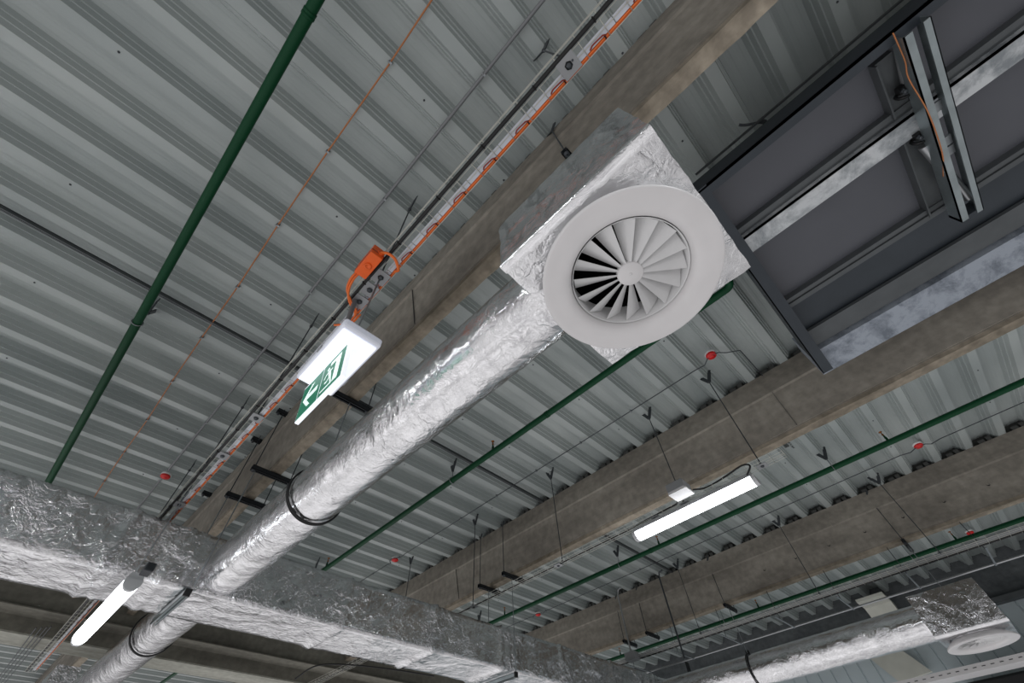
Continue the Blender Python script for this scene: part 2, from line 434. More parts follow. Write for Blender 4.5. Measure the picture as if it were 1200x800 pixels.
# ------------------------------------------------------------------ thin ceiling lines
def line(name, pts, r, mat, label, cat, clips=(), clipmat='zinc'):
    t = empty(name, pts[0], label, cat)
    q = MB(); q.tube(pts, r, 8); q.build('cable_run' if 'wire' in name or 'cable' in name else 'conduit_run', mat, t)
    for c in clips:
        q = MB(); q.box(c[0]-.004, c[0]+.004, c[1]-.0022, c[1]+.0022, c[2]-.0035, c[2]+.006); q.lathe([(0,-.006),(.002,-.006),(.002,-.0035)], (c[0]-.003,c[1],c[2]), n=8); q.build('clip', clipmat, t)
    return t
cy = [.172+.2325*i for i in range(10)]
line('orange_wire', [(-.104,-1.4,.992)]+[(-.1075+.002*math.sin(y*9), y, .994-.0015*(i%2)) for i, y in enumerate([-.6,-.2]+cy)]+[(-.108,2.58,.992)], .0016, 'orange_wire', 'thin orange wire running along the deck between the green pipe and grey conduit', 'wire', [(-.1075+.002*math.sin(y*9),y,.994) for y in cy])
line('grey_conduit', [(.040,-1.5,.99),(.040,2.58,.99)], .0036, 'conduit', 'straight grey conduit clipped to the deck between orange wire and wire tray', 'conduit', [(.040,.056+.348*i,.99) for i in range(-2,8)])

def alarm(x, y, zz, label):
    t = empty('fire_detector', (x,y,zz), label, 'detector', 'red topped detectors under the deck')
    q = MB(); q.lathe([(0,.0),(.0165,.0),(.0175,-.002),(.0175,-.006),(.015,-.008)], (x,y,zz), n=28); q.build('detector_base', 'white', t)
    q = MB(); q.lathe([(.0155,-.007),(.0165,-.010),(.0155,-.0135),(.0125,-.0155),(.0085,-.016),(.008,-.018),(0,-.0182)], (x,y,zz), n=28); q.build('detector_cap', 'red', t)
    return t
alarm(1.067,.103,.998,'red round detector on the deck, right below the big round diffuser')
alarm(2.138,-.246,.998,'red round detector at right, on the deck between the two far beams')
alarm(.045,1.828,.99,'red round detector at lower left on the end of the grey conduit')
alarm(1.086,1.848,.998,'red round detector just above the middle of the rectangular duct')
alarm(2.160,1.88,.998,'red round detector just left of the strip lamp, by the second pipe')
alarm(3.19,-.241,.998,'red round detector half hidden behind the farthest green pipe')
def det_cable(x, ys, label, kx):
    pts = [(x,2.56,.992)]
    for y in ys:
        pts += [(x,y+.07,.992),(x-.004,y+.035,.985),(x-kx*.024,y+.015,.983),(x-kx*.028,y-.006,.983),(x-kx*.02,y-.022,.985),(x,y-.04,.985),(x+.03 if y < .2 and x < 1.2 else x,y-.075,.99)]
    pts += [(x+.19 if x < 1.2 else x, (ys[-1]-.077) if x < 1.2 else -1.4, .99)]
    line('detector_cable', pts, .0017, 'zinc_dark', label, 'cable', [(x, .2+.231*i, .99) for i in range(1,9)])
det_cable(1.09, [1.848,.103], 'thin grey detector cable along the deck left of the middle beam', 1)
det_cable(2.16, [1.88,-.246], 'thin grey detector cable along the deck left of the far beam', 1)

# ------------------------------------------------------------------ wire cable trays
def tray(x, z, y0, y1, label, w=.036):
    t = empty('cable_tray', (x,(y0+y1)/2,z), label, 'cable tray', 'steel wire cable trays')
    q = MB(); h = .010; r = .00062
    for dx, dz in ((-w/2,h),(-w/2,0),(-w/6,0),(w/6,0),(w/2,0),(w/2,h)):
        q.tube([(x+dx,y0,z+dz),(x+dx,y1,z+dz)], r, 5)
    q.build('lengthwise_wires', 'wire', t)
    q = MB(); q.tube([(x-w/2,y0,z+h+.001),(x-w/2,y0,z-.0012),(x+w/2,y0,z-.0012),(x+w/2,y0,z+h+.001)], r, 5)
    o = q.build('cross_wire', 'wire', t); k = 1
    while y0+k*.0335 <= y1 and k < 100:
        c = o.copy(); col.objects.link(c); c.parent = t; c.location = (0, k*.0335*S, 0); k += 1
    return t
def splice_plates(t, x, z, ys):
    for y in ys:
        q = MB(); q.box(x-.012,x+.012,y-.013,y+.013,z-.0035,z-.002); p = q.build('hanger_plate', 'label_grey', t)
        q = MB(); q.lathe([(0,-.003),(.004,-.003),(.004,0),(.0055,0),(.0055,.0008)], (x,y,z-.0035), n=6); q.build('nut', 'zinc_dark', p)
TX, TZ = .0935, .632
t1 = tray(TX, TZ, -.34, 2.95, 'narrow wire cable tray with orange and black cables, left of the nearest beam', .034)
splice_plates(t1, TX+.003, TZ, [-.048,.372,.405,.437,.838,1.01,1.276])
def wob(x, z, y0, y1, r, a=.001, sd=0, step=.06):
    n = max(2, int((y1-y0)/step)); return [(x+a*noise.noise(Vector((y0+i*step*1.7, sd, 0))), y0+(y1-y0)*i/n, z+a*.4*noise.noise(Vector((i*.9, sd, 3)))) for i in range(n+1)]
def cable(name, pts, r, mat, label, ties=None, tiex=0, group=None):
    t = empty(name, pts[0], label, 'cable', group)
    q = MB(); q.tube(pts, r, 8); q.build('cable_run', mat, t)
    if ties:
        for y in ties:
            p = min(pts, key=lambda p: abs(p[1]-y)); q = MB(); q.torus((p[0],y,p[2]), r+.0006, .0009, (0,1,0), 14, 5); q.build('cable_tie', 'cable_black', t)
    return t
cable('black_cable', wob(TX-.0108, TZ-.0018, -1.4, 1.55, .0027, .0006, 1)+[(TX-.018,1.65,TZ),(TX-.020,1.78,TZ-.004),(TX-.012,1.9,TZ-.002),(TX-.012,2.3,TZ+.003),(TX-.012,2.95,TZ+.003)], .0029, 'cable_black', 'thick black cable lying in the left side of the nearest wire tray', [-.1+.1*i for i in range(-2,18)])
cable('black_cable', [(TX-.006,1.25,TZ+.003),(TX-.006,1.45,TZ+.003),(TX+.004,1.7,TZ-.003),(TX+.012,1.95,TZ-.002),(TX+.012,2.6,TZ+.003)], .0020, 'cable_black', 'thin black cable drooping under the far end of the nearest wire tray')
q = MB(); random.seed(5); y = -1.4
while y < 2.9:
    q.box(TX+.0030, TX+.0118, y, y+.066, TZ+.001, TZ+.0035); y += .0675
tag(q.build('white_trunking', 'strip'), 'white segmented trunking lying in the nearest wire tray beside orange cables', 'trunking')
for i in range(3):
    cable('orange_cable', wob(TX+.0140+.0021*(i%2)*1.0-.0004*i, TZ+.0015+.0019*(i//1), -1.4, 2.9, .0013, .0006, 20+i), .0013, 'orange_cable',
        ['orange cable lowest in the bundle along the right side of the nearest tray', 'orange cable in the middle of the bundle in the nearest tray', 'orange cable on top of the bundle in the nearest tray'][i],
        [-.1+.0335*k for k in range(-8,60,2)] if i == 0 else None, group='orange cables in the nearest tray')
random.seed(11)
M['loopmat'] = M['redbrown']
tl = empty('red_brown_cable', (TX+.010,.5,TZ-.001), 'short red-brown cable loops threaded under the white trunking of the nearest tray', 'cable')
y = -.5
while y < 2.3:
    q = MB(); q.tube([(TX+.0125,y-.004,TZ+.001),(TX+.0095,y,TZ-.0022),(TX+.0085,y+.012,TZ-.0026),(TX+.0085,y+.016,TZ-.0022),(TX+.0110,y+.020,TZ+.001)], .0010, 6); q.build('cable_loop', 'redbrown', tl)
    y += .067

def v_hanger(x, y, z, label, dark=True, legs=.016, group='rod hangers of the wire trays', r=.0016, lowplate=True):
    t = empty('rod_hanger', (x,y,z), label, 'hanger', group)
    q = MB()
    for s_ in (-1, 1):
        q.bar((x,y,.970), (x+.002*s_, y+legs*s_, 1.002), .0110, .0026, up=(1,0,0)); q.bar((x+.002*s_,y+legs*s_,1.003),(x+.002*s_,y+(legs+.005)*s_,1.011),.0085,.0018, up=(1,0,0))
    q.lathe([(0,-.003),(.004,-.003),(.004,.003),(0,.003)], (x,y,.971), n=6); q.build('rib_bracket', 'zinc_dark', t)
    q = MB(); q.tube([(x,y,.971),(x,y,z-.004)], r, 8); q.build('threaded_rod', 'zinc_dark', t)
    if lowplate:
        q = MB(); q.lathe([(0,0),(.0045,0),(.0045,.004),(0,.004)], (x,y,z-.001), n=6); q.build('nut', 'zinc_dark', t)
    return t
for y, w in ((-.055,'of the nearest wire tray, close to the big foil box'), (.375,'of the nearest wire tray, just above the orange junction box'), (.836,'of the nearest wire tray, left of the lit exit sign'), (1.276,'of the nearest tray, midway between exit sign and foil duct'), (1.72,'of the nearest tray, closest to the rectangular duct')):
    v_hanger(TX+.002, y, TZ, 'tray rod hanger '+w)
T2X, T2Z = 1.150, .645
t2 = tray(T2X, T2Z, .10, 2.58, 'wire cable tray with a black cable above the right strip lamp', .034)
splice_plates(t2, T2X, T2Z, [.163,.40,.5,.892,1.322])
cable('black_cable', wob(T2X+.004, T2Z+.003, .60, 2.58, .002, .0008, 8), .0024, 'cable_black', 'black cable lying in the wire tray by the strip lamp', [.66+.1*i for i in range(19)])
for y, w in ((.163,'at the right end of the strip lamp'), (.400,'above the grey box of the strip lamp'), (.870,'just left of the strip lamp'), (1.325,'between the middle beam and the trapeze bar'), (1.80,'near the top edge of the rectangular duct')):
    v_hanger(T2X-.002, y, T2Z, 'rod hanger of the middle wire tray, '+w)
T3X, T3Z = 2.30, .672
t3 = tray(T3X, T3Z, -.7, 2.58, 'far wire cable tray beside the farthest green pipe', .06)
cable('black_cable', wob(T3X+.030, T3Z+.003, -1.4, 2.58, .0026, .001, 18), .0040, 'cable_black', 'black cable along the edge of the far wire tray', [-.6+.1*i for i in range(30)])
q = MB(); q.box(T3X-.028, T3X+.012, -1.4, 2.58, T3Z+.001, T3Z+.0035); tag(q.build('grey_trunking', 'conduit'), 'flat grey trunking lying in the far wire tray', 'trunking')
line('galvanised_rail', [(2.56,-1.4,.672),(2.56,2.58,.672)], .0040, 'tube', 'thin galvanised rail running parallel below the far wire tray', 'rail')
for y, w in ((-.05,'nearest the right edge'), (.40,'above the small foil duct'), (.96,'farthest left of the three')):
    v_hanger(2.262, y, T3Z, 'rod hanger of the far wire tray, '+w)
for y, mm, w in ((1.357,'tube','pale'), (1.079,'zinc_dark','dark')):
    t = empty('drop_conduit', (2.262,y,.5), 'thick %s drop conduit hanging from the deck past the far beam' % w, 'conduit')
    q = MB(); q.tube([(2.262,y-.03,.99),(2.262,y-.008,.985),(2.262,y,.96),(2.262,y,.685 if w=='pale' else .60)], .0042, 10); q.build('conduit_run', mm, t)
    if w == 'pale':
        q = MB(); q.box(2.240,2.284,y-.03,y+.03,.655,.690); q.build('end_box', 'label_grey', t, bevel=.002)
# drop hangers of far tray's thin angle brackets
for i in range(9):
    y = -.45+.27*i
    t = empty('angle_bracket', (2.49,y,.68), 'small steel angle bracket joining far tray and rail, number seen along the rail', 'bracket', 'angle brackets along the far tray')
    t['label'] = 'small steel angle bracket between the far wire tray and the thin rail'
    q = MB(); q.bar((2.34,y,.668),(2.565,y,.668),.006,.003); q.build('arm', 'zinc', t)
    q = MB(); q.tube([(2.40,y,.668),(2.40,y,.985)], .0014, 6); q.build('threaded_rod', 'zinc_dark', t)

# ------------------------------------------------------------------ trapeze bars under the beams
def cchannel(q, p0, p1, w, h):
    p0 = Vector(p0); p1 = Vector(p1); d = (p1-p0).normalized(); a = d.cross(Vector((0,0,1))).normalized()
    th = w*.12
    q.bar(p0+Vector((0,0,h/2-th/2)), p1+Vector((0,0,h/2-th/2)), w, th)
    for s_ in (-1,1):
        q.bar(p0+a*s_*(w/2-th/2), p1+a*s_*(w/2-th/2), th, h)
        q.bar(p0+a*s_*(w/2-w*.14)-Vector((0,0,h/2-th/2)), p1+a*s_*(w/2-w*.14)-Vector((0,0,h/2-th/2)), w*.28, th)
def trapeze(xc, y, label, drops=(), z=.777, drop_z=.5, half=.062):
    t = empty('trapeze_bar', (xc,y,z), label, 'trapeze hanger', 'trapeze bars under the beams')
    q = MB(); cchannel(q, (xc-half,y,z), (xc+half,y,z), .0137, .0137); q.build('channel_bar', 'channel', t)
    for s_ in (-1,1):
        x = xc+s_*(half-.007); q = MB(); q.tube([(x,y,z-.012),(x,y,.985)], .0016, 8); q.build('threaded_rod', 'zinc_dark', t)
        q = MB(); q.lathe([(0,-.012),(.004,-.012),(.004,-.0075),(.006,-.0075),(.006,-.0068)], (x,y,z), n=6); q.build('nut', 'zinc_dark', t)
        q = MB(); q.bar((x-.004,y-.014,1.0),(x,y,.982),.007,.002,up=(1,0,0)); q.bar((x+.004,y+.014,1.0),(x,y,.982),.007,.002,up=(1,0,0)); q.build('rib_bracket', 'zinc_dark', t)
    for x, zb in drops:
        q = MB(); q.tube([(x,y,z-.006),(x,y,zb)], .0016, 8); q.build('drop_rod', 'zinc', t)
    return t
B1, B2, B3 = .264, 1.322, 2.412
trapeze(B1, .028, 'black channel bar under the nearest beam, showing beside the big foil box', half=.056, drops=[(.30,.595)])
trapeze(B1, .818, 'black channel bar under the nearest beam, just below the lit exit sign', drops=[(.268,.587)])
trapeze(B1, 1.245, 'black channel bar under the nearest beam, touching the round duct strap', drops=[(.215,.455)])
trapeze(B1, 1.425, 'black channel bar under the nearest beam, lowest one above the rectangular duct', drops=[(.211,.595)])
trapeze(B2, 1.272, 'black channel bar under the middle beam, right one of the pair above the duct', drops=[(1.313,.455)])
trapeze(B2, 1.42, 'black channel bar under the middle beam, left one of the pair above the duct', drops=[(1.318,.595)])
trapeze(B3, 1.29, 'black channel bar under the far beam, right of the pair near the duct end')
trapeze(B3, 1.44, 'black channel bar under the far beam, left of the pair near the duct end')
trapeze(B3, .83, 'black channel bar under the far beam, above the strap of the small round duct', drops=[(2.388,.585)])
trapeze(B3, .022, 'black channel bar under the far beam, above the small foil box', drops=[(2.40,.597)])
# short channels at deck level, their ends showing left of the nearest beam
for y, w in ((1.235,'upper'), (1.425,'middle'), (1.86,'lower')):
    t = empty('side_bracket', (.205,y,.985), 'short black channel end beside the nearest beam under the deck, %s of three' % w, 'bracket')
    q = MB(); cchannel(q, (.186,y,.988), (.219,y,.988), .0137, .0137); q.build('channel_bar', 'channel', t)
    q = MB(); q.lathe([(0,-.010),(.004,-.010),(.004,0)], (.193,y,.983), n=6); q.build('nut', 'zinc_dark', t)

# ------------------------------------------------------------------ foil ducts
def wr(p, seed=0, amp=.0016):
    v = Vector(p)
    w = Vector((noise.noise(v*9+Vector((seed,0,0))), noise.noise(v*9+Vector((0,seed,7))), noise.noise(v*9+Vector((3,0,seed)))))*.045
    u = v+w
    r = 0; a = 1; f = 22
    for i in range(3):
        r += a*(1-abs(noise.noise(u*f+Vector((seed,i*5,0))))*2.4); a *= .5; f *= 2.1
    return r*amp*.6
def grid_face(q, o, u, v, nu, nv, nrm, amp=.0016, seed=0, edge=True, puff=0, bulge=None):
    o = Vector(o); u = Vector(u); v = Vector(v); nrm = Vector(nrm)
    vs = []
    for j in range(nv+1):
        for i in range(nu+1):
            a = i/nu; b = j/nv
            p = o+u*a+v*b
            k = min(1, min(a,1-a,b,1-b)*12/1) if edge else 1
            d = wr(p, seed, amp)*(k if edge else 1) + puff*math.sin(PI*a)*math.sin(PI*b)
            if bulge: d += bulge(p)
            vs.append(p+nrm*d)
    fs = [(j*(nu+1)+i, j*(nu+1)+i+1, (j+1)*(nu+1)+i+1, (j+1)*(nu+1)+i) for j in range(nv) for i in range(nu)]
    q.add(vs, fs, True)
def rect_duct(x0, x1, y0, y1, z0, z1, name, label, seams, step=.011):
    t = empty(name, ((x0+x1)/2,(y0+y1)/2,z0), label, 'duct')
    def bul(p): return sum(.0075*math.exp(-((p.x-s_)/.010)**2)+.004*math.exp(-((p.x-s_-.03)/.006)**2) for s_ in seams) + .003*noise.noise(Vector((p.x*5, p.y*3, p.z*3)))
    # one wrapped skin: displacement is radial so that edges stay closed
    per = [(y0,z1),(y0,z0),(y1,z0),(y1,z1)]
    pts = []
    for i in range(4):
        a = per[i]; b = per[(i+1)%4]; L = math.hypot(b[0]-a[0], b[1]-a[1]); n = max(2, int(L/step))
        for k in range(n): pts.append((a[0]+(b[0]-a[0])*k/n, a[1]+(b[1]-a[1])*k/n))
    yc, zc = (y0+y1)/2, (z0+z1)/2; hy, hz = (y1-y0)/2, (z1-z0)/2
    nx = int((x1-x0)/step); vs = []; m = len(pts)
    for i in range(nx+1):
        x = x0+(x1-x0)*i/nx
        for (y, z) in pts:
            ey = (y-yc)/hy; ez = (z-zc)/hz
            ny = math.copysign(max(0, abs(ey))**8, ey); nz = math.copysign(max(0, abs(ez))**8, ez); nl = math.hypot(ny, nz) or 1
            p = Vector((x,y,z)); d = wr(p, 4, .0014)+bul(p)
            vs.append((x, y+ny/nl*d, z+nz/nl*d))
    q = MB(); fs = [(i*m+k, i*m+(k+1)%m, (i+1)*m+(k+1)%m, (i+1)*m+k) for i in range(nx) for k in range(m)]
    q.add(vs, fs, True); q.build('duct_skin', 'foil_side', t)
    return t
DZ0, DZ1, DY0, DY1 = .461, .589, 1.290, 1.475
rd = rect_duct(-1.05, 2.9, DY0, DY1, DZ0, DZ1, 'rectangular_duct', 'large rectangular foil-wrapped duct crossing the lower part of the picture', [-.25,.03,.155,.62,.95,1.26,1.60,1.95,2.3,2.7])
def round_duct(cx, cz, r, y0, y1, label, seed, rings=(), step=.0075, n=72):
    t = empty('round_duct', (cx,(y0+y1)/2,cz-r), label, 'duct', None)
    ny = int((y1-y0)/step); vs = []
    for j in range(ny+1):
        y = y0+(y1-y0)*j/ny
        for k in range(n):
            a = 2*PI*k/n; d = Vector((math.cos(a),0,math.sin(a)))
            p = Vector((cx,y,cz))+d*r
            dd = wr(p*1.0, seed, .0011) + .0016*noise.noise(Vector((a*1.2, y*4, seed)))
            for s_ in rings: dd -= .003*math.exp(-((y-s_)/.006)**2)
            vs.append(p+d*dd)
    q = MB(); q.add(vs, [(j*n+k, j*n+(k+1)%n, (j+1)*n+(k+1)%n, (j+1)*n+k) for j in range(ny) for k in range(n)], True)
    q.build('duct_skin', 'foil_round', t)
    return t
RC = (.280, .524); RR = .0575
round_duct(RC[0], RC[1], RR, .150, DY0+.006, 'round foil-wrapped duct from the big foil box down to the rectangular duct', 1, [.845])
round_duct(RC[0], RC[1], RR, DY1-.006, 3.4, 'round foil-wrapped duct leaving the rectangular duct at the lower left', 2, [1.83])
RC3 = (2.40, .524)
round_duct(RC3[0], RC3[1], RR, .135, DY0+.006, 'small far round foil duct leading to the foil box at the right', 3, [.835])

def strap(cx, cz, r, y, label, n=2, full=True):
    t = empty('duct_strap', (cx,y,cz+r), label, 'strap', 'black straps around the round ducts')
    q = MB()
    for i in range(n): q.torus((cx,y+i*.0052,cz), r+.0035, .0021, (0,1,0), 56, 8)
    q.build('strap_loop', 'rubber', t)
    q = MB(); q.box(cx-.006,cx+.006,y-.005,y+.010,cz+r+.002,cz+r+.016); q.build('strap_buckle', 'rubber', t)
    return t
strap(RC[0], RC[1], RR, .845, 'black double strap around the upper round duct, below the exit sign')
strap(RC[0], RC[1], RR, 1.825, 'black strap around the round duct at the lower left, beside the left lamp')
strap(RC3[0], RC3[1], RR, .830, 'black double strap around the far round duct at the bottom right')
# metal support channels under the rectangular duct
def support(x, label, y0=1.272, y1=1.492):
    t = empty('duct_support', (x,(y0+y1)/2,.452), label, 'duct support', 'support channels under the rectangular duct')
    q = MB(); cchannel(q, (x,y0,.4475), (x,y1,.4475), .0137, .0137); q.build('channel_bar', 'rail_bright', t)
    q = MB(); q.box(x-.0075,x+.0075,y0-.003,y0+.002,.440,.456); q.build('end_cap', 'rubber', t)
    return t
support(.214, 'steel channel under the rectangular duct where the round duct passes')
support(1.313, 'steel channel under the rectangular duct at the bottom middle')

# ------------------------------------------------------------------ plenum boxes and diffusers
def plenum(x0, x1, y0, y1, z0, z1, label, sub=44):
    t = empty('plenum_box', ((x0+x1)/2,(y0+y1)/2,z0), label, 'plenum box', 'foil wrapped plenum boxes')
    # wrapped cube skin: subdivided box with outward wrinkles, softly rounded edges
    q = MB(); c = Vector(((x0+x1)/2,(y0+y1)/2,(z0+z1)/2)); h = Vector(((x1-x0)/2,(y1-y0)/2,(z1-z0)/2))
    def face(ax, sg, skin):
        u, v = [(1,2),(2,0),(0,1)][ax]
        nu = sub if u != 2 else int(sub*.6); nv = sub if v != 2 else int(sub*.6); vs = []
        for j in range(nv+1):
            for i in range(nu+1):
                e = [0,0,0]; e[ax] = sg; e[u] = -1+2*i/nu; e[v] = -1+2*j/nv
                nn = Vector([math.copysign(abs(k_)**14, k_) for k_ in e]); nn.normalize()
                p = Vector([c[k_]+h[k_]*e[k_] for k_ in range(3)])
                vs.append(p+nn*(wr(p, 9, .0013)+.0010*noise.noise(p*60)-.0006*(abs(e[u])**20+abs(e[v])**20)))
        skin.add(vs, [(j*(nu+1)+i, j*(nu+1)+i+1, (j+1)*(nu+1)+i+1, (j+1)*(nu+1)+i) for j in range(nv) for i in range(nu)], True)
    for ax in (0, 1):
        for sg in (-1, 1): face(ax, sg, q)
    face(2, 1, q)
    q.build('side_wrap', 'foil_box', t, fixn=True)
    q = MB(); face(2, -1, q)
    keep = [i for i, f in enumerate(q.f) if (Vector(((x0+x1)/2,(y0+y1)/2,0))-Vector((q.v[f[0]].x,q.v[f[0]].y,0))).length > .0735]
    q.f = [q.f[i] for i in keep]; q.sm = [True]*len(q.f); o = q.build('bottom_wrap', 'foil', t, fixn=False)
    # round spigot between box and diffuser
    q = MB(); cx, cy = (x0+x1)/2, (y0+y1)/2
    q.lathe([(.080,.004),(.082,-.002),(.0815,-.012),(.083,-.019)], (cx,cy,z0), n=64); q.build('neck_collar', 'foil_tape', t)
    # torn foil flap on the left bottom edge
    q = MB(); n = 26; vs = []
    for i in range(n+1):
        y = y0+(y1-y0)*i/n; e = .0022*noise.noise(Vector((y*60,1,0)))
        vs += [(x0-.0018,y,z0+.010+e),(x0-.0022,y,z0-.0012),(x0+.010+e,y,z0-.0022)]
    q.add(vs, [(i*3+j, i*3+j+1, i*3+j+4, i*3+j+3) for i in range(n) for j in range(2)], True); q.build('edge_tape', 'foil_tape', t)
    return t
def diffuser(cx, cy, z, label):
    t = empty('swirl_diffuser', (cx,cy,z), label, 'diffuser', 'round swirl diffusers')
    q = MB(); R = .108
    prof = [(.0835,.0215),(.1055,.0075),(.1075,.0045),(.1080,.0020),(.1070,.0004),(.1050,.0),(.098,.0008),(.090,.0010),(.083,.0016),(.0775,.0032),(.0742,.0060),(.0722,.0100),(.0712,.0150),(.0708,.030)]
    q.lathe(prof, (cx,cy,z), n=96); q.build('outer_ring', 'white', t)
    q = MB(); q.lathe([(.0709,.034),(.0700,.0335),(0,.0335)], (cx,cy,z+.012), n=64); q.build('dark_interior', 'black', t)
    q = MB(); q.lathe([(.0711,.010),(.0697,.011),(.0697,.046)], (cx,cy,z), n=64); q.build('inner_sleeve', 'white_dim', t)
    q = MB(); q.lathe([(0,.0105),(.0150,.0105),(.0158,.0112),(.0158,.018)], (cx,cy,z), n=40); hb = q.build('hub', 'white', t)
    q = MB(); q.lathe([(0,.0095),(.0018,.0097),(.0020,.0106)], (cx,cy,z), n=12); q.build('hub_screw', 'white_dim', hb)
    a0 = math.radians(219.7)
    for i in range(16):
        a = a0+2*PI*i/16; q = MB(); th = .0006; vs = []
        rs = [.0135,.030,.048,.0660,.0690]
        for r in rs:
            f = (r-.0135)/.0555
            da = math.radians(19.5); rise = .005+.0135*f
            if r == .0690: pass
            lead = a; L = Vector((cx+r*math.cos(lead), cy+r*math.sin(lead), z+.0112))
            T = Vector((cx+r*.985*math.cos(lead-da), cy+r*.985*math.sin(lead-da), z+.0112+rise))
            Mm = (L+T)/2+Vector((0,0,-.0006))
            vs += [L, Mm, T, L+Vector((0,0,th*2)), Mm+Vector((0,0,th*1.6)), T+Vector((0,0,th))]
        n = len(rs); fs = []
        for k in range(n-1):
            b0 = k*6; c0 = b0+6
            for j, j2 in ((0,1),(1,2),(2,5),(5,4),(4,3),(3,0)): fs.append((b0+j, b0+j2, c0+j2, c0+j))
        fs += [(0,3,4,1),(1,4,5,2)]; e = (n-1)*6; fs += [(e,e+1,e+4,e+3),(e+1,e+2,e+5,e+4)]
        q.add(vs, fs); q.build('vane', 'white_dim', t)
    return t
plenum(.167,.393,-.060,.157,.451,.584, 'big foil-wrapped plenum box carrying the large round diffuser')
diffuser(.2815,.0500,.4275, 'large white swirl diffuser under the big foil box in the middle')
DX = 2.118
plenum(.167+DX,.393+DX,-.076,.141,.451,.584, 'small far foil-wrapped plenum box at the right edge', 30)
diffuser(.2815+DX,.034,.4275, 'small far white swirl diffuser under the right foil box')

# ------------------------------------------------------------------ orange junction box
t = empty('junction_box', (.0715,.36,.60), 'orange junction box fixed to the left of the wire tray', 'junction box')
jx0, jx1, jy0, jy1, jz0, jz1 = .0565,.0780,.333,.383,.612,.640
q = MB(); q.box(jx0,jx1,jy0,jy1,jz0,jz1); q.build('box_body', 'orange', t, bevel=.0015)
q = MB(); q.box(jx0-.0005,jx1+.0005,jy0-.0005,jy1+.0005,jz0+.009,jz0+.0105); q.build('lid_seam', 'redbrown', t)
q = MB(); q.lathe([(.0055,0),(.0060,-.0010),(.0050,-.0022),(.0038,-.0024),(.0034,-.0012),(0,-.0012)], ((jx0+jx1)/2,(jy0+jy1)/2,jz0), n=24); q.build('cable_knockout', 'orange', t)
q = MB(); q.lathe([(.0055,0),(.0060,.0010),(.0050,.0022),(.0038,.0024),(0,.0012)], ((jx0+jx1)/2+.004,jy0,jz0+.014), axis=(0,-1,0), n=24); q.build('side_gland', 'orange', t)
def bez(pts, n=8):
    out = []; P_ = [Vector(p) for p in pts]; P_ = [P_[0]*2-P_[1]]+P_+[P_[-1]*2-P_[-2]]
    for i in range(1, len(P_)-2):
        for k in range(n):
            u = k/n; a, b, c, d = P_[i-1:i+3]
            out.append(.5*((2*b)+(-a+c)*u+(2*a-5*b+4*c-d)*u*u+(-a+3*b-3*c+d)*u**3))
    out.append(P_[-2]); return out
cable('orange_cable', bez([(.069,.334,.626),(.078,.322,.619),(.092,.321,.617),(.104,.330,.618),(.109,.338,.624),(.107,.348,.632)]), .0024, 'orange_cable', 'orange cable loop from the right side of the junction box into the tray')
for i in range(2):
    cable('orange_cable', bez([(.062+.004*i,.381,.624),(.060+.004*i,.398,.616),(.066+.003*i,.420,.615),(.082,.438+.004*i,.620),(.101,.452+.004*i,.622),(.107,.470,.630)]), .0020, 'orange_cable',
      ['outer', 'inner'][i]+' orange cable curving from the bottom of the junction box under the tray')
cable('orange_cable', bez([(.090,.505,.622),(.100,.488,.616),(.110,.478,.622),(.113,.462,.634)]), .0020, 'orange_cable', 'short orange cable hook just above the exit sign')

# ------------------------------------------------------------------ exit sign
EX = .105; ez = .467
t = empty('exit_sign', (EX,.434,ez), 'lit green exit sign with running figure and arrow hanging from the wire tray', 'exit sign')
q = MB(); q.box(EX-.0300,EX+.0300,.3685,.5035,ez,ez+.0165); q.build('housing', 'exit_housing', t, bevel=.004)
q = MB(); q.box(EX-.0265,EX+.0265,.374,.498,ez-.0032,ez); q.build('lens', 'exit_lens', t, bevel=.002)
q = MB(); q.box(EX-.0315,EX-.0300,.428,.440,ez+.003,ez+.009); q.box(EX+.0300,EX+.0315,.460,.472,ez+.003,ez+.009); q.build('latch', 'label_grey', t)
bx = .1115; bt = .0030; zt, zb_ = ez-.003, .402; by0, by1 = .389, .512
def tilt(p): return (p[0]-.0085*(p[2]-zb_)/(zt-zb_)-.004, p[1]-.002*(p[2]-zb_)/(zt-zb_), p[2])
q = MB(); q.box(bx-bt,bx+bt,by0,by1,zb_,zt); q.v = [Vector(tilt(p)) for p in q.v]; bl = q.build('sign_blade', 'exit_lens', t, bevel=.0008)
